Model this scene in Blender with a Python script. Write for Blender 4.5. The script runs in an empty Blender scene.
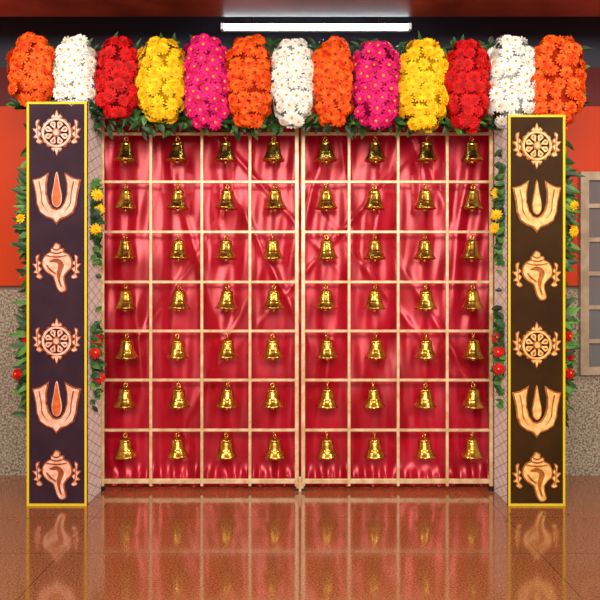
import bpy, bmesh, math, random
from mathutils import Vector, Matrix, noise
random.seed(7)
scene = bpy.context.scene
try:
    scene.view_settings.view_transform = 'Standard'
except Exception:
    pass

CAMD, EYE, K = 5.0, 1.27, 750.0
def WX(px, y=0.0): return (px-300)*(CAMD+y)/K
def WZ(py, y=0.0): return EYE + (300-py)*(CAMD+y)/K
def srgb(r,g,b):
    f=lambda c: (c/255/12.92) if c/255<=0.04045 else ((c/255+0.055)/1.055)**2.4
    return (f(r),f(g),f(b),1)

# ---------------------------------------------------------------- materials
def new_mat(name, col, rough=0.5, metal=0.0, spec=0.5, coat=0.0, sheen=0.0, emit=None, estr=0, ior=None):
    m=bpy.data.materials.new(name); m.use_nodes=True
    b=m.node_tree.nodes['Principled BSDF']
    b.inputs['Base Color'].default_value=col
    b.inputs['Roughness'].default_value=rough
    b.inputs['Metallic'].default_value=metal
    b.inputs['Specular IOR Level'].default_value=spec
    b.inputs['Coat Weight'].default_value=coat
    b.inputs['Sheen Weight'].default_value=sheen
    if ior: b.inputs['IOR'].default_value=ior
    if emit:
        b.inputs['Emission Color'].default_value=emit
        b.inputs['Emission Strength'].default_value=estr
    return m
def noise_mat(name, c1, c2, scale=10, rough=0.5, detail=4, lo=0.35, hi=0.65, bump=0.0, stretch=(1,1,1), **kw):
    m=new_mat(name,c1,rough,**kw); nt=m.node_tree; b=nt.nodes['Principled BSDF']
    tc=nt.nodes.new('ShaderNodeTexCoord'); mp=nt.nodes.new('ShaderNodeMapping')
    mp.inputs['Scale'].default_value=stretch
    n=nt.nodes.new('ShaderNodeTexNoise'); n.inputs['Scale'].default_value=scale; n.inputs['Detail'].default_value=detail
    r=nt.nodes.new('ShaderNodeValToRGB')
    r.color_ramp.elements[0].position=lo; r.color_ramp.elements[0].color=c1
    r.color_ramp.elements[1].position=hi; r.color_ramp.elements[1].color=c2
    nt.links.new(tc.outputs['Object'],mp.inputs['Vector']); nt.links.new(mp.outputs[0],n.inputs['Vector'])
    nt.links.new(n.outputs['Fac'],r.inputs[0]); nt.links.new(r.outputs[0],b.inputs['Base Color'])
    if bump:
        bp=nt.nodes.new('ShaderNodeBump'); bp.inputs['Strength'].default_value=bump; bp.inputs['Distance'].default_value=0.01
        nt.links.new(n.outputs['Fac'],bp.inputs['Height']); nt.links.new(bp.outputs[0],b.inputs['Normal'])
    return m

M={}
M['gate']=noise_mat('gate_cream_gold_paint',srgb(204,164,112),srgb(234,206,164),18,0.32,spec=0.6,metal=.1)
M['brass']=noise_mat('antique_brass',srgb(170,124,44),srgb(236,190,90),25,0.26,metal=1.0)
M['darkmetal']=new_mat('dark_iron',srgb(60,55,50),0.4,0.9)
M['yellow']=new_mat('yellow_trim',srgb(228,200,36),0.5,spec=.2)
M['boardL']=noise_mat('purple_board',srgb(48,28,42),srgb(58,36,48),6,0.6,spec=.12)
M['boardR']=noise_mat('brown_board',srgb(50,30,6),srgb(62,38,8),6,0.6,spec=.12)
M['peach']=noise_mat('peach_relief',srgb(232,160,124),srgb(250,206,184),30,0.35)
M['copper']=noise_mat('copper_relief',srgb(120,48,18),srgb(176,84,34),40,0.35)
M['goldlight']=noise_mat('gold_light_relief',srgb(232,166,84),srgb(252,212,140),30,0.35)
M['golddeep']=noise_mat('gold_deep_relief',srgb(128,66,10),srgb(190,112,26),40,0.35)
M['leaf']=noise_mat('leaf_green',srgb(14,36,16),srgb(42,84,34),9,0.5)
M['leafbright']=noise_mat('leaf_bright_green',srgb(34,84,28),srgb(90,146,50),9,0.5)
for n,a,b in [('orange',(216,50,4),(255,114,26)),('white',(232,226,214),(255,255,250)),('red',(166,2,8),(230,20,24)),
              ('yellow',(244,174,4),(255,220,34)),('magenta',(190,4,80),(246,38,130))]:
    M['fl_'+n]=noise_mat('petal_'+n,srgb(*a),srgb(*b),30,0.6,spec=.2)
    M['core_'+n]=new_mat('shaded_core_'+n,tuple(c*.45 for c in srgb(*a)[:3])+(1,),0.8,spec=.1)  # petal colour darkened as painted shade in the gaps between blossoms
M['fl_center']=new_mat('flower_center_gold',srgb(226,160,24),0.6)
M['fl_centerdark']=new_mat('flower_center_rust',srgb(150,40,10),0.6)

# floor : polished red-brown granite tiles
m=new_mat('polished_granite_floor',srgb(150,78,44),0.09,spec=0.75,ior=1.75)
nt=m.node_tree; b=nt.nodes['Principled BSDF']
tc=nt.nodes.new('ShaderNodeTexCoord')
n1=nt.nodes.new('ShaderNodeTexNoise'); n1.inputs['Scale'].default_value=110; n1.inputs['Detail'].default_value=6
n2=nt.nodes.new('ShaderNodeTexNoise'); n2.inputs['Scale'].default_value=1.3; n2.inputs['Detail'].default_value=3
r1=nt.nodes.new('ShaderNodeValToRGB')
r1.color_ramp.elements[0].position=0.35; r1.color_ramp.elements[0].color=srgb(120,64,32)
r1.color_ramp.elements[1].position=0.68; r1.color_ramp.elements[1].color=srgb(196,124,80)
r2=nt.nodes.new('ShaderNodeMapRange'); r2.inputs['To Min'].default_value=0.06; r2.inputs['To Max'].default_value=0.13
nt.links.new(tc.outputs['Object'],n1.inputs['Vector']); nt.links.new(tc.outputs['Object'],n2.inputs['Vector'])
nt.links.new(n1.outputs['Fac'],r1.inputs[0])
bk=nt.nodes.new('ShaderNodeTexBrick'); bk.offset=0.0; bk.inputs['Scale'].default_value=1.0
bk.inputs['Brick Width'].default_value=1.2; bk.inputs['Row Height'].default_value=0.62; bk.inputs['Mortar Size'].default_value=0.003
bk.inputs['Color1'].default_value=(1,1,1,1); bk.inputs['Color2'].default_value=(.93,.93,.93,1); bk.inputs['Mortar'].default_value=(.45,.42,.4,1)
nt.links.new(tc.outputs['Object'],bk.inputs['Vector'])
mx=nt.nodes.new('ShaderNodeMix'); mx.data_type='RGBA'; mx.blend_type='MULTIPLY'; mx.inputs[0].default_value=1
nt.links.new(r1.outputs[0],mx.inputs[6]); nt.links.new(bk.outputs['Color'],mx.inputs[7])
nt.links.new(mx.outputs[2],b.inputs['Base Color'])
nt.links.new(n2.outputs['Fac'],r2.inputs['Value']); nt.links.new(r2.outputs[0],b.inputs['Roughness'])
M['floor']=m

# back wall : granite dado + painted bands by height
def wall_mat(name):
    m=new_mat(name,srgb(180,50,25),0.5,spec=.25); nt=m.node_tree; b=nt.nodes['Principled BSDF']
    tc=nt.nodes.new('ShaderNodeTexCoord'); sp=nt.nodes.new('ShaderNodeSeparateXYZ')
    nt.links.new(tc.outputs['Object'],sp.inputs[0])
    mr=nt.nodes.new('ShaderNodeMath'); mr.operation='DIVIDE'; mr.inputs[1].default_value=4.0
    nt.links.new(sp.outputs['Z'],mr.inputs[0])
    r=nt.nodes.new('ShaderNodeValToRGB'); r.color_ramp.interpolation='CONSTANT'
    e=r.color_ramp.elements
    e[0].position=0; e[0].color=srgb(120,108,92)
    e[1].position=1.375/4; e[1].color=srgb(206,62,14)
    x=e.new(1.345/4); x.color=srgb(90,50,36)
    x=e.new(2.66/4); x.color=srgb(96,22,20)
    x=e.new(2.95/4); x.color=srgb(60,62,76)
    nt.links.new(mr.outputs[0],r.inputs[0])
    v=nt.nodes.new('ShaderNodeTexNoise'); v.inputs['Scale'].default_value=70; v.inputs['Detail'].default_value=8
    vr=nt.nodes.new('ShaderNodeValToRGB')
    vr.color_ramp.elements[0].position=0.36; vr.color_ramp.elements[0].color=srgb(96,86,72)
    vr.color_ramp.elements[1].position=0.64; vr.color_ramp.elements[1].color=srgb(192,180,158)
    nt.links.new(tc.outputs['Object'],v.inputs['Vector']); nt.links.new(v.outputs['Fac'],vr.inputs[0])
    lt=nt.nodes.new('ShaderNodeMath'); lt.operation='LESS_THAN'; lt.inputs[1].default_value=1.345
    nt.links.new(sp.outputs['Z'],lt.inputs[0])
    mx=nt.nodes.new('ShaderNodeMix'); mx.data_type='RGBA'
    nt.links.new(lt.outputs[0],mx.inputs[0]); nt.links.new(r.outputs[0],mx.inputs[6]); nt.links.new(vr.outputs[0],mx.inputs[7])
    nt.links.new(mx.outputs[2],b.inputs['Base Color'])
    return m
M['wall']=wall_mat('painted_wall_with_granite_dado')

# net-patterned white cloth of the pillars
m=new_mat('white_net_pattern',srgb(225,222,228),0.5); nt=m.node_tree; b=nt.nodes['Principled BSDF']
tc=nt.nodes.new('ShaderNodeTexCoord'); sp=nt.nodes.new('ShaderNodeSeparateXYZ'); nt.links.new(tc.outputs['Object'],sp.inputs[0])
def mth(op,a,bb=None):
    n=nt.nodes.new('ShaderNodeMath'); n.operation=op
    for i,v in enumerate((a,bb)):
        if v is None: continue
        if isinstance(v,(int,float)): n.inputs[i].default_value=v
        else: nt.links.new(v,n.inputs[i])
    return n.outputs[0]
h=mth('MULTIPLY',mth('ADD',sp.outputs['X'],sp.outputs['Y']),17.0)
zz_=mth('MULTIPLY',sp.outputs['Z'],46.0)
a1=mth('ABSOLUTE',mth('SINE',mth('ADD',h,zz_))); a2=mth('ABSOLUTE',mth('SINE',mth('SUBTRACT',h,zz_)))
mn=mth('MINIMUM',a1,a2)
r=nt.nodes.new('ShaderNodeValToRGB')
r.color_ramp.elements[0].position=0.06; r.color_ramp.elements[0].color=srgb(172,166,182)
r.color_ramp.elements[1].position=0.22; r.color_ramp.elements[1].color=srgb(255,255,255)
nt.links.new(mn,r.inputs[0]); nt.links.new(r.outputs[0],b.inputs['Base Color'])
M['net']=m

M['cloth']=noise_mat('crimson_satin',srgb(176,3,30),srgb(202,7,46),2.2,0.3,spec=0.5,sheen=0.05,detail=2,metal=.2)
M['beam']=noise_mat('glossy_red_brown_beam',srgb(104,40,26),srgb(150,70,48),3,0.3)
M['ceil']=noise_mat('dark_ceiling',srgb(120,105,95),srgb(140,124,112),4,0.6)
M['white']=new_mat('white_enamel',srgb(225,230,235),0.4)
M['tube']=new_mat('tube_glow',srgb(255,255,255),0.4,emit=(0.72,0.92,1,1),estr=13)
M['frame']=noise_mat('window_frame_grey',srgb(160,140,114),srgb(186,168,142),10,0.45)
M['glass']=new_mat('window_glass_dark',srgb(110,112,112),0.12,spec=0.8)

# ---------------------------------------------------------------- helpers
def link(o): scene.collection.objects.link(o); return o
def empty(name, loc):
    o=bpy.data.objects.new(name,None); o.location=loc; o.empty_display_size=0.1; return link(o)
def parent(o,p):
    o.parent=p; o.matrix_parent_inverse=Matrix.Translation(-Vector(p.location)); return o
def mesh_obj(name, verts, faces, mats, par=None, mi=None, smooth=False):
    me=bpy.data.meshes.new(name); me.from_pydata(verts,[],faces)
    for mm in (mats if isinstance(mats,list) else [mats]): me.materials.append(mm)
    if mi: me.polygons.foreach_set('material_index',mi)
    if smooth: me.polygons.foreach_set('use_smooth',[True]*len(me.polygons))
    me.update(); o=link(bpy.data.objects.new(name,me))
    if par: parent(o,par)
    return o
def boxes(name, lst, mat, par=None, bevel=0.0):
    V=[];F=[]
    for (x0,x1,y0,y1,z0,z1) in lst:
        s=len(V)
        V+=[(x0,y0,z0),(x1,y0,z0),(x1,y1,z0),(x0,y1,z0),(x0,y0,z1),(x1,y0,z1),(x1,y1,z1),(x0,y1,z1)]
        F+=[tuple(s+i for i in f) for f in ((0,3,2,1),(4,5,6,7),(0,1,5,4),(1,2,6,5),(2,3,7,6),(3,0,4,7))]
    o=mesh_obj(name,V,F,mat,par)
    if bevel:
        b=o.modifiers.new('bevel','BEVEL'); b.width=bevel; b.segments=2
    return o

# ---------------------------------------------------------------- room
boxes('floor',[(-3.6,3.6,-7.0,0.55,-0.1,0.0)],M['floor'])
BY=0.43
boxes('wall_back',[(-3.6,3.6,BY,BY+0.12,0,3.5)],M['wall'])
boxes('wall_left',[(-3.72,-3.6,-7.0,BY+0.12,0,3.5)],M['wall'])
boxes('wall_right',[(3.6,3.72,-7.0,BY+0.12,0,3.5)],M['wall'])
boxes('ceiling',[(-3.72,3.72,-7.0,BY+0.12,3.5,3.6)],M['ceil'])
boxes('ceiling_beam',[(-3.6,3.6,-0.66,-0.21,3.075,3.5)],M['beam'],bevel=0.012)

# window on the right of the back wall
wx0,wx1,wz0,wz1=WX(580,.4),WX(700,.4),WZ(375,.4),WZ(172,.4)
win=empty('window_1',((wx0+wx1)/2,0.40,(wz0+wz1)/2))
fr=[(wx0,wx0+.06,.385,.43,wz0,wz1),(wx1-.06,wx1,.385,.43,wz0,wz1),(wx0+.06,wx1-.06,.386,.43,wz0,wz0+.06),(wx0+.06,wx1-.06,.386,.43,wz1-.06,wz1)]
for t in (0.33,0.66): 
    xx=wx0+(wx1-wx0)*t; fr.append((xx-.02,xx+.02,.39,.43,wz0+.06,wz1-.06))
for i in range(1,6):
    zz=wz0+(wz1-wz0)*i/6; fr.append((wx0+.06,wx1-.06,.395,.425,zz-.015,zz+.015))
boxes('frame',fr,M['frame'],win)
boxes('pane',[(wx0+.05,wx1-.05,.415,.429,wz0+.05,wz1-.05)],M['glass'],win)

# ---------------------------------------------------------------- gate
cols=[[102.5,151,202,250,296.8],[303.2,349,398,447,491]]
rows=[134,182,232,282,331,380,430,481]
gate=empty('lattice_gate',(0,0,0))
for li,cs in enumerate(cols):
    L=[]
    for i,c in enumerate(cs):
        x=WX(c); w=0.0130 if i in (0,4) else 0.0098
        L.append((x-w,x+w,-0.012,0.012,0.03,2.52))
    xa,xb=WX(cs[0]),WX(cs[-1])
    for j,rw in enumerate(rows):
        z=WZ(rw); hgt=0.0095 if j<7 else 0.016
        L.append((xa,xb,-0.010,0.010,z-hgt,z+hgt))
    L.append((xa,xb,-0.010,0.010,2.48,2.51))
    boxes('leaf_%d'%(li+1),L,M['gate'],gate,0.003)
    boxes('feet_%d'%(li+1),[(WX(c)-.012,WX(c)+.012,-.012,.012,0.0,0.03) for c in (cs[0],cs[-1])],M['darkmetal'],gate)
boxes('bottom_bolt',[(-0.024,0.024,-0.03,-0.013,0.02,0.06),(-0.009,0.009,-0.04,-0.03,0.0,0.10)],M['gate'],gate,0.003)

# ---------------------------------------------------------------- bells
prof=[(0.0,0.122),(0.010,0.122),(0.014,0.119),(0.018,0.116),(0.031,0.112),(0.0375,0.105),(0.0385,0.098),(0.0365,0.094),(0.0385,0.090),
      (0.0405,0.076),(0.0445,0.055),(0.0475,0.044),(0.0495,0.042),(0.0500,0.038),(0.0535,0.030),(0.062,0.014),(0.0695,0.005),(0.0705,0.0),(0.067,-0.003),
      (0.060,0.001),(0.050,0.018),(0.042,0.04),(0.035,0.085),(0.0,0.106)]
N=28; V=[];F=[]
for r_,z_ in prof:
    for k in range(N):
        a=2*math.pi*k/N; V.append((r_*math.cos(a),r_*math.sin(a),z_-0.0))
for i in range(len(prof)-1):
    for k in range(N):
        F.append((i*N+k,(i+1)*N+k,(i+1)*N+(k+1)%N,i*N+(k+1)%N))
def torus(cx,cz,R,r,seg=16,cs=6,plane='xz'):
    s=len(V)
    for i in range(seg):
        a=2*math.pi*i/seg
        for j in range(cs):
            b_=2*math.pi*j/cs; rr=R+r*math.cos(b_)
            if plane=='xz': V.append((cx+rr*math.cos(a),r*math.sin(b_),cz+rr*math.sin(a)))
            else: V.append((cx+r*math.sin(b_),rr*math.cos(a),cz+rr*math.sin(a)))
    for i in range(seg):
        for j in range(cs):
            F.append((s+i*cs+j,s+((i+1)%seg)*cs+j,s+((i+1)%seg)*cs+(j+1)%cs,s+i*cs+(j+1)%cs))
torus(0,0.133,0.0115,0.0046)
torus(0,0.149,0.008,0.0026,plane='yz')
s=len(V)
for i in range(7):
    a=math.pi*i/6
    for k in range(10):
        V.append((0.014*math.sin(a)*math.cos(k*math.pi/5),0.014*math.sin(a)*math.sin(k*math.pi/5),-0.008+0.014*math.cos(a)))
for i in range(6):
    for k in range(10): F.append((s+i*10+k,s+(i+1)*10+k,s+(i+1)*10+(k+1)%10,s+i*10+(k+1)%10))
s=len(V)
for z_ in (0.0,0.108):
    for k in range(6): V.append((0.003*math.cos(k*math.pi/3),0.003*math.sin(k*math.pi/3),z_))
for k in range(6): F.append((s+k,s+(k+1)%6,s+6+(k+1)%6,s+6+k))
V=[(x*1.07,y*1.07,z*1.07) for x,y,z in V]
bme=bpy.data.meshes.new('bell'); bme.from_pydata(V,[],F); bme.materials.append(M['brass'])
bme.polygons.foreach_set('use_smooth',[True]*len(bme.polygons))
bm=bmesh.new(); bm.from_mesh(bme); bmesh.ops.recalc_face_normals(bm,faces=bm.faces); bm.to_mesh(bme); bm.free()
bells=empty('hanging_brass_bells',(0,0,2.4))
n_=0
bx=[[126,178,227,274],[326.5,375,425.5,472]]
for li,cs in enumerate(bx):
    for ci,c in enumerate(cs):
        for j in range(7):
            n_+=1
            o=link(bpy.data.objects.new('bell_%d'%n_,bme))
            o.location=(WX(c+random.uniform(-1.2,1.2)),random.uniform(-.004,.004),WZ(rows[j])-0.0095-0.168)
            o.rotation_euler=(random.uniform(-.04,.04),random.uniform(-.05,.05),random.uniform(0,6))
            parent(o,bells)

# ---------------------------------------------------------------- red satin backdrop
V=[];F=[]
NX,NZ=460,200
x0,x1=WX(102)-.02,WX(491)+.02; z0,z1=0.006,2.55
def ridge(d,w): return math.exp(-(d/w)**2)
creases=[(-1.05,2.2,.16,.05,.02),(-.75,1.7,-.3,.03,.018),(-.42,2.4,.10,.04,.022),(-.2,1.5,-.5,.03,.018),(.16,2.3,.28,.035,.026),(.3,2.3,-.10,.03,.022),
         (.55,1.9,.22,.04,.02),(.8,2.4,-.4,.03,.02),(1.1,1.8,.14,.04,.022),(1.0,1.0,-.6,.03,.016),(.2,.9,.18,.04,.02),(-.6,.8,.5,.03,.016),(-1.1,.9,-.12,.035,.018),
         (-.9,1.3,.7,.03,.012),(.6,1.3,-.8,.03,.012),(.25,1.7,.9,.025,.012),(-.3,2.1,-.9,.025,.012)]
for j in range(NZ+1):
    t=j/NZ; z=z0+(z1-z0)*t
    for i in range(NX+1):
        x=x0+(x1-x0)*i/NX
        wob=noise.noise(Vector((x*0.9,0,z*0.5)))
        f=0.007*math.sin((x+wob*0.3)*24)+0.0032*math.sin((x-wob*.15)*53+1.3)
        f+=0.024*noise.noise(Vector((x*4.0+.6*z,7,z*0.8)))+0.010*noise.noise(Vector(((x-0.35*z)*9,19,z*1.2)))+0.009*noise.noise(Vector((x*2.4+z*1.5,41,z*3.2-x)))
        for (cx_,cz_,sl,wd,am) in creases:
            dz=z-cz_
            f-=am*.75*ridge(x-cx_-sl*dz,wd)*ridge(dz,.5)
        hem=max(0,(0.16-z)/0.16)
        f+=hem*0.018*math.sin(x*70+3*wob)
        y=0.165+f-hem*hem*0.07
        V.append((x,y,z+ (hem*0.01*math.sin(x*43) if j>0 else 0)))
for j in range(NZ):
    for i in range(NX):
        a=j*(NX+1)+i; F.append((a,a+1,a+NX+2,a+NX+1))
mesh_obj('red_satin_backdrop_curtain',V,F,M['cloth'],smooth=True)

# ---------------------------------------------------------------- pillars with relief boards
def cat(pts, sub=6):
    out=[];n=len(pts)
    for i in range(n):
        p0,p1,p2,p3=[Vector(pts[(i+k)%n]) for k in (-1,0,1,2)]
        for s_ in range(sub):
            t=s_/sub
            out.append(tuple(0.5*((2*p1)+(-p0+p2)*t+(2*p0-5*p1+4*p2-p3)*t*t+(-p0+3*p1-3*p2+p3)*t**3)))
    return out
PX=(CAMD-0.37)/K
def relief(name, loops, mat, cx, cz, yfront, thick, par, offset=0.0, bevel=0.0016):
    cu=bpy.data.curves.new(name,'CURVE'); cu.dimensions='2D'; cu.fill_mode='BOTH'
    for lp in loops:
        sp=cu.splines.new('POLY'); sp.points.add(len(lp)-1); sp.use_cyclic_u=True
        for q,p in zip(sp.points,lp): q.co=(p[0]*PX,p[1]*PX,0,1)
    cu.extrude=thick/2; cu.bevel_depth=bevel; cu.bevel_resolution=2; cu.offset=offset-bevel
    cu.materials.append(mat)
    o=link(bpy.data.objects.new(name,cu)); o.location=(cx,yfront-thick/2,cz); o.rotation_euler=(math.pi/2,0,0)
    return parent(o,par)
def circ(r,n=40,cx=0,cy=0,sx=1,sy=1): return [(cx+r*sx*math.cos(2*math.pi*i/n),cy+r*sy*math.sin(2*math.pi*i/n)) for i in range(n)]
def rot(pts,a,dx=0,dy=0): 
    c,s_=math.cos(a),math.sin(a); return [(p[0]*c-p[1]*s_+dx,p[0]*s_+p[1]*c+dy) for p in pts]
mir=lambda pts:[(-x,y) for x,y in pts]
flame=cat([(14.5,-9),(17,-11),(20.5,-9),(19.2,-6),(23,-4.5),(20.6,-1),(24,4),(20.4,4.5),(21,11),(17.8,13),(18.2,8),(15.6,5),(17.8,2),(15.2,-1),(17.4,-5)],5)
vein=cat([(17,-8),(19,-3),(19.3,3),(19,9),(18.4,9),(18.4,3),(18.2,-3)],4)
def flames(par,tag,cx,cz,yf,light,deep):
    for k,(f_,v_) in enumerate(((flame,vein),(mir(flame),mir(vein)))):
        relief(tag+'_flame_%d'%k,[f_],light,cx,cz,yf,0.008,par,offset=-.003)
        relief(tag+'_flame_vein_%d'%k,[v_],deep,cx,cz,yf,0.012,par,bevel=.0004)
        relief(tag+'_flame_edge_%d'%k,[f_],deep,cx,cz,yf,0.004,par,offset=0.003)
def chakra(par,cx,cz,yf,light,deep):
    bd=M['boardL'] if light is M['peach'] else M['boardR']
    outer=[]
    for i in range(96):
        a=2*math.pi*i/96
        outer.append(((15.0+1.6*abs(math.sin(a*8)))*math.cos(a),(15.0+1.6*abs(math.sin(a*8)))*math.sin(a)))
    relief('chakra_scallop',[outer],deep,cx,cz,yf,0.004,par)
    relief('chakra_rim',[circ(14.6),circ(12.4)],light,cx,cz,yf,0.012,par,bevel=.001)
    relief('chakra_disc',[circ(12.6)],bd,cx,cz,yf,0.006,par,bevel=0.0)
    for i in range(8):
        p=rot(cat([(4.2,0),(7,1.9),(10,2.9),(12.0,0),(10,-2.9),(7,-1.9)],4),i*math.pi/4+math.pi/8)
        relief('chakra_petal_%d'%i,[p],light,cx,cz,yf,0.011,par,bevel=.0012,offset=-.0005)
        q=rot(cat([(7,0),(9.3,.9),(10.5,0),(9.3,-.9)],3),i*math.pi/4+math.pi/8)
        relief('chakra_petal_eye_%d'%i,[q],deep,cx,cz,yf,0.0145,par,bevel=0)
    relief('chakra_hub',[circ(4.4)],deep,cx,cz,yf,0.014,par)
    relief('chakra_boss',[circ(2.8)],light,cx,cz,yf,0.018,par)
    tip=cat([(-5,15),(-3.2,18.5),(-2,17),(0,22.5),(2,17),(3.2,18.5),(5,15)],4)
    for tp,nm in ((tip,'crest'),([(x,-y) for x,y in tip],'base')):
        relief('chakra_'+nm,[tp],light,cx,cz,yf,0.008,par,offset=-.002)
        relief('chakra_%s_edge'%nm,[tp],deep,cx,cz,yf,0.005,par,offset=.003)
    flames(par,'chakra',cx,cz,yf,light,deep)
def namam(par,cx,cz,yf,light,deep):
    half=[(0,-25),(3.5,-20.5),(10,-18.5),(16,-14),(19,-6),(20,4),(23,17.5),(16,19),(9.5,23),(11,14),(11,4),(8.6,-5),(4.5,-11)]
    pts=half+[(0,-12.6)]+[(-x,y) for x,y in reversed(half[1:])]
    relief('namam_u',[pts],light,cx,cz,yf,0.012,par,offset=-.0015)
    relief('namam_u_edge',[pts],deep,cx,cz,yf,0.005,par,offset=0.008)
    for k in (0,1):
        g=cat([(17.6,15),(15.4,4),(14.4,-6),(8,-14.5),(7.4,-15.2),(13.2,-6),(14.4,4),(16.4,15.4)],4)
        relief('namam_groove_%d'%k,[mir(g) if k else g],deep,cx,cz,yf,0.0155,par,bevel=0)
    lf=cat([(0,24.5),(2.2,13),(4.2,2),(3.4,-5.5),(0,-8.5),(-3.4,-5.5),(-4.2,2),(-2.2,13)],5)
    pk=light is M['peach']
    relief('namam_tilak',[lf],M['tilak'] if pk else light,cx,cz,yf,0.012,par,offset=-.001)
    relief('namam_tilak_edge',[lf],light if pk else deep,cx,cz,yf,0.006,par,offset=0.005)
def conch(par,cx,cz,yf,light,deep):
    o_=cat([(-1,24),(2.5,22.5),(3.2,19.5),(6.5,18.5),(6.5,15.5),(11,13.5),(14.5,8),(14.5,1),(10,-4),(7,-9),(7.5,-15),(9,-21),(5.5,-24),(1.5,-21),(-1,-14),(-3.5,-8),(-9.5,-4),(-13.5,2),(-13.5,8),(-9.5,13.5),(-5.5,15.5),(-5.5,18.5),(-3.5,20)],5)
    relief('conch_body',[o_],light,cx,cz,yf,0.011,par,offset=-.0015)
    relief('conch_edge',[o_],deep,cx,cz,yf,0.005,par,offset=0.007)
    mouth=cat([(-7,6.5),(-1,9.5),(5,7.5),(7.5,2),(4.9,-5),(3.9,-11),(5.4,-19),(3.3,-17),(1.0,-10),(0.4,-4),(2.2,1),(0.5,5),(-3,5.6)],4)
    relief('conch_mouth',[mouth],deep,cx,cz,yf,0.0145,par,bevel=.0006)
    relief('conch_lip',[cat([(-10,2),(-6,-3),(-1,-6),(-.5,-5),(-5,-1.6),(-8.8,3)],4)],deep,cx,cz,yf,0.0145,par,bevel=.0003)
    for k,(y_,w_) in enumerate(((19.2,3.6),(15.8,6),(12.2,9.5))):
        relief('conch_band_%d'%k,[cat([(-w_,y_-.5),(0,y_-2.1),(w_,y_-.5),(w_,y_+.6),(0,y_-.5),(-w_,y_+.6)],4)],deep,cx,cz,yf,0.0145,par,bevel=0.0004)
    flames(par,'conch',cx,cz,yf,light,deep)
M['tilak']=noise_mat('tilak_orange',srgb(196,84,30),srgb(226,112,50),40,0.35)

YF=-0.37
def pillar(pxl,pxr,ptop,pbot,board,light,deep,syms):
    xl,xr=WX(pxl,YF),WX(pxr,YF); zt=WZ(ptop,YF)
    p=empty('decorated_pillar',((xl+xr)/2,-0.19,0))
    boxes('shaft',[(xl+.004,xr-.004,YF+0.0195,-0.025,0.0,zt-.01)],M['net'],p,0.004)
    boxes('board',[(xl,xr,YF,YF+.019,0.0,zt)],board,p)
    e=0.014
    boxes('board_trim',[(xl,xl+e,YF-.006,YF,0,zt),(xr-e,xr,YF-.006,YF,0,zt),(xl+e,xr-e,YF-.006,YF,0,e),(xl+e,xr-e,YF-.006,YF,zt-e,zt)],M['yellow'],p)
    cx=(xl+xr)/2
    for kind,py in syms:
        {'c':chakra,'n':namam,'s':conch}[kind](p,cx,WZ(py,YF),YF,light,deep)
    return p
pillar(27,87,102,506,M['boardL'],M['peach'],M['copper'],[('c',133),('n',198),('s',268),('c',341),('n',407),('s',475)])
pillar(508,565,115,505,M['boardR'],M['goldlight'],M['golddeep'],[('c',146),('n',206),('s',276),('c',345),('n',411),('s',477)])

# ---------------------------------------------------------------- foliage / flowers
def frame(nrm):
    nrm=nrm.normalized(); t=Vector((0,0,1)) if abs(nrm.z)<0.9 else Vector((1,0,0))
    a=nrm.cross(t).normalized(); return a, nrm.cross(a).normalized(), nrm
def add_leaf(V,F,MI,pos,d,up,L,W,mi,droop=0.25):
    d=d.normalized(); side=d.cross(up)
    if side.length<1e-3: side=d.cross(Vector((1,0,.3)))
    side.normalize(); nn=side.cross(d).normalized()
    s=len(V); prof_=[(0,0.05),(0.25,0.75),(0.5,1.0),(0.78,0.62),(1.0,0.02)]
    for t,w in prof_:
        c=pos+d*L*t-nn*L*droop*t*t
        V.append(tuple(c+side*W*w+nn*W*.25*w)); V.append(tuple(c)); V.append(tuple(c-side*W*w+nn*W*.25*w))
    for i in range(4):
        a=s+i*3; F.append((a,a+1,a+4,a+3)); F.append((a+1,a+2,a+5,a+4)); MI+=[mi,mi]
def add_flower(V,F,MI,pos,nrm,R,mp,mc,spin=None):
    a,b_,n_=frame(nrm); spin=random.uniform(0,6.28) if spin is None else spin
    for ring,(cnt,rad,el,wd) in enumerate(((13,1.0,0.02,0.17),(12,0.8,0.34,0.15),(9,0.52,0.75,0.13))):
        for k in range(cnt):
            an=spin+ring*.3+2*math.pi*k/cnt+random.uniform(-.08,.08)
            dr=a*math.cos(an)+b_*math.sin(an); sd=-a*math.sin(an)+b_*math.cos(an)
            ce,se=math.cos(el),math.sin(el); s=len(V)
            L=R*rad*random.uniform(.9,1.06)
            for t,w in ((0.12,0.35),(0.6,1.0),(0.88,0.8)):
                c=pos+dr*L*t*ce+n_*(L*t*se+R*.05*ring-R*.16*t*t)
                V.append(tuple(c+sd*R*wd*w)); V.append(tuple(c-sd*R*wd*w))
            c=pos+dr*L*ce*1.04+n_*(L*se+R*.05*ring-R*.2); V.append(tuple(c))
            F.append((s,s+1,s+3,s+2)); F.append((s+2,s+3,s+5,s+4)); F.append((s+4,s+5,s+6)); MI+=[mp]*3
    s=len(V); c=pos+n_*R*.28; V.append(tuple(c+n_*R*.1))
    for k in range(8): V.append(tuple(c+(a*math.cos(k*math.pi/4)+b_*math.sin(k*math.pi/4))*R*.17))
    for k in range(8): F.append((s,s+1+k,s+1+(k+1)%8)); MI.append(mc)

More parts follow.
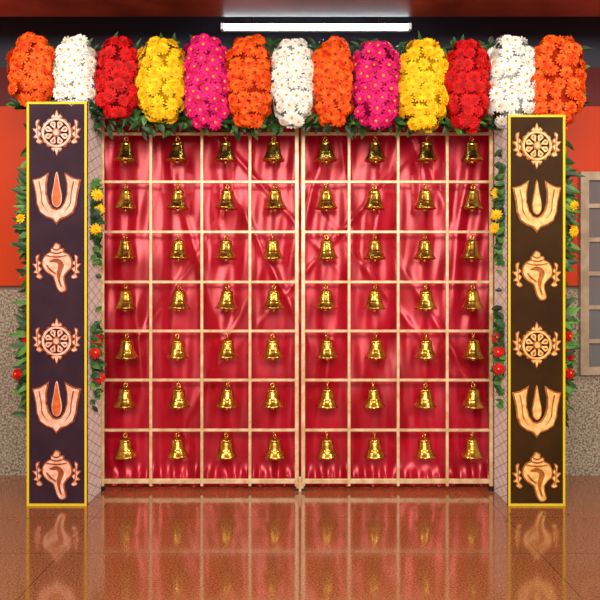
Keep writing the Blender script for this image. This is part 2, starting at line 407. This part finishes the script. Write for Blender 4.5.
GY=-0.30
gar=empty('flower_garland',(0,GY,2.6))
clusters=[(33,'orange',38,104,25),(76,'white',40,110,22),(118,'red',40,117,23),(162,'yellow',40,120,24.5),(207,'magenta',38,126,24),
 (249,'orange',40,125,24),(293,'white',41,124,22),(333,'orange',42,123,21),(376,'magenta',42,127,25),(423,'yellow',42,128,25),(467,'red',41,128,23),(512,'white',38,124,24.5),(557,'orange',38,125,29)]
for ci,(cx,col,t,b_,hw) in enumerate(clusters):
    V=[];F=[];MI=[]
    X=WX(cx,GY); Z=(WZ(t,GY)+WZ(b_,GY))/2; R=0.047
    rz=(WZ(t,GY)-WZ(b_,GY))/2-R*.6; rx=hw*4.7/K-R*.55; ry=0.075
    for i in range(9):
        ph=-1+2*i/8; k_=(1-min(0.99,abs(ph))**5)**0.4
        for k in range(14):
            a=2*math.pi*k/14; V.append((X+rx*.9*k_*math.cos(a),GY+ry*.9*k_*math.sin(a),Z+ph*rz*.97))
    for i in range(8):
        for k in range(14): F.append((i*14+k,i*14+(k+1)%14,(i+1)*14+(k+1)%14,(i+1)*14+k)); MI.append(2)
    rowsn=max(6,int(round(2*rz/0.066)))
    ni=0
    for r_ in range(rowsn+1):
        ph=-1+2*r_/rowsn
        zz=ph*rz; k_=max(.55,(1-min(0.98,abs(ph))**5)**0.4)
        cnt=max(7,int(round(10*k_)))
        for i in range(cnt):
            an=2*math.pi*(i+(r_%2)*.5)/cnt+random.uniform(-.15,.15)
            p=Vector((X+rx*k_*math.cos(an)*random.uniform(.92,1.06),GY+ry*k_*math.sin(an),Z+zz+random.uniform(-.016,.016)))
            nr=Vector((math.cos(an)*.6+random.uniform(-.25,.25),math.sin(an)*1.4,0.6*ph**3+random.uniform(-.3,.3)))
            add_flower(V,F,MI,p+nr.normalized()*random.uniform(-.004,.018),nr,R*random.uniform(.85,1.18),0,1)
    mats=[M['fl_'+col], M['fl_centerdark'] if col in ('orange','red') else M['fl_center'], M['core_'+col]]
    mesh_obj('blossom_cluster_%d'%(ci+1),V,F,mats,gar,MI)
V=[];F=[];MI=[]
for i in range(2300):
    px=random.uniform(14,584); X=WX(px,GY)
    z=random.uniform(WZ(112,GY),WZ(40,GY)) if random.random()<.6 else random.uniform(WZ(126,GY),WZ(100,GY))
    if (px<92 or px>505): z=max(z,2.50)
    y=random.uniform(-.27,-.16)
    d=Vector((random.uniform(-1,1),random.uniform(-1,.3),random.uniform(-1.1,.8)))
    if (px<92 or px>505): d.z=abs(d.z)*.6
    add_leaf(V,F,MI,Vector((X,y,z)),d,Vector((0,-1,.4)),random.uniform(.05,.105),random.uniform(.011,.022),0 if random.random()<.7 else 1)
mesh_obj('garland_leaves',V,F,[M['leaf'],M['leafbright']],gar,MI)
boxes('support_beam',[(-1.72,1.78,-.20,-.15,2.56,2.80)],M['leaf'],gar)

# bouquets tied to the sides of the pillars
def bouquet(pcx,halfw,py,cols_,nl=120,span=.30):
    X0=WX(pcx,YF); Z0=WZ(py,-.2)
    for sgn in (-1,1):
        inner=(sgn*X0<0)
        p=empty('flower_bouquet',(X0+sgn*(halfw+.02),-.2,Z0))
        V=[];F=[];MI=[]
        for i in range(nl if inner else int(nl*1.5)):
            z=Z0+random.gauss(0,span*(.36 if inner else .45))
            pos=Vector((X0+sgn*(halfw+.001),random.uniform(-.30,-.17),z))
            d=Vector((sgn*random.uniform(.3,1),random.uniform(-.5,.5),random.uniform(-1,1)))
            sc=.75 if inner else 1.5
            if not inner: d.x*=1.3
            add_leaf(V,F,MI,pos,d,Vector((0,-1,.3)),random.uniform(.05,.10)*sc,random.uniform(.013,.024),0 if random.random()<.5 else 1)
        for i,c in enumerate(cols_):
            for q in range(3):
                pos=Vector((X0+sgn*(halfw+random.uniform(.035,.055 if inner else .10)),random.uniform(-.32,-.25),Z0+(q-1+random.uniform(-.3,.3))*.3*span))
                add_flower(V,F,MI,pos,Vector((sgn*.5,-1,random.uniform(-.3,.4))),.040,2+i,2+len(cols_))
        mesh_obj('bouquet_mesh',V,F,[M['leaf'],M['leafbright']]+[M['fl_'+c] for c in cols_]+[M['fl_center']],p,MI)
hwL=(WX(87,YF)-WX(27,YF))/2; hwR=(WX(565,YF)-WX(508,YF))/2
bouquet(57,hwL,215,['yellow'],span=.36); bouquet(57,hwL,355,['red'],span=.36)
bouquet(536.5,hwR,212,['yellow'],span=.36); bouquet(536.5,hwR,350,['red'],span=.36)

# fallen leaves and petals on the floor
V=[];F=[];MI=[]
for (cx,cy,n_,sx) in ((1.75,-.6,22,.2),(.7,-.5,6,.15),(-1.7,-.6,6,.18),(1.0,-.2,8,.1)):
    for i in range(n_):
        add_leaf(V,F,MI,Vector((cx+random.gauss(0,sx),cy+random.gauss(0,.05),0.004)),Vector((random.uniform(-1,1),random.uniform(-1,1),0)),Vector((0,0,1)),random.uniform(.02,.04),.006,random.choice((0,0,1)),0.0)
mesh_obj('fallen_petals',V,F,[M['leafbright'],M['fl_orange']],None,MI)

# ---------------------------------------------------------------- tube light
TY=-0.10; tz=WZ(27,TY); ta,tb=WX(221,TY),WX(411,TY)
tl=empty('tube_light',((ta+tb)/2,TY,tz))
def cyl(name,p0,p1,r,mat,par,n=20):
    p0,p1=Vector(p0),Vector(p1); a,b_,d=frame(p1-p0); V=[];F=[]
    for p in (p0,p1):
        for k in range(n): V.append(tuple(p+(a*math.cos(2*math.pi*k/n)+b_*math.sin(2*math.pi*k/n))*r))
    for k in range(n): F.append((k,(k+1)%n,n+(k+1)%n,n+k))
    F.append(tuple(range(n))); F.append(tuple(range(2*n-1,n-1,-1)))
    return mesh_obj(name,V,F,mat,par)
cyl('glass_tube',(ta+.02,TY,tz),(tb-.02,TY,tz),.019,M['tube'],tl)
boxes('end_caps',[(ta,ta+.02,TY-.018,TY+.03,tz-.02,tz+.02),(tb-.02,tb,TY-.018,TY+.03,tz-.02,tz+.02)],M['white'],tl)
boxes('batten',[(ta,tb,TY+.032,TY+.06,tz-.012,tz+.012)],M['white'],tl,.003)
boxes('hangers',[(x-.008,x+.008,TY+.036,TY+.052,tz+.012,3.5) for x in (ta+.2,tb-.2)],M['darkmetal'],tl)

# ---------------------------------------------------------------- lights
def area(name,loc,tgt,sx,sy,e,col):
    l=bpy.data.lights.new(name,'AREA'); l.shape='RECTANGLE'; l.size=sx; l.size_y=sy; l.energy=e; l.color=col
    o=link(bpy.data.objects.new(name,l)); o.location=loc
    o.rotation_euler=(Vector(tgt)-Vector(loc)).to_track_quat('-Z','Y').to_euler(); return o
area('fill_area_front',(0,-5.4,2.6),(0,0,1.1),3.4,1.0,215,(1,.94,.84))  # added fill behind the camera with soft shadows, not an actual fixture
area('fill_area_left',(-2.4,-2.2,3.3),(-1.2,0,1.0),.4,1.2,55,(1,.92,.82))  # added side fill under the ceiling, no real lamp here
area('fill_area_right',(2.4,-2.2,3.3),(1.2,0,1.0),.4,1.2,55,(1,.92,.82))  # added fill mirroring the left side, no real lamp here
w=bpy.data.worlds.new('hall_surroundings'); scene.world=w; w.use_nodes=True
w.node_tree.nodes['Background'].inputs[0].default_value=(1,.95,.88,1)
w.node_tree.nodes['Background'].inputs[1].default_value=0.8

cam=bpy.data.cameras.new('camera'); co=link(bpy.data.objects.new('camera',cam))
co.location=(0,-CAMD,EYE); co.rotation_euler=(math.pi/2,0,0); cam.lens=45; cam.sensor_width=36
scene.camera=co
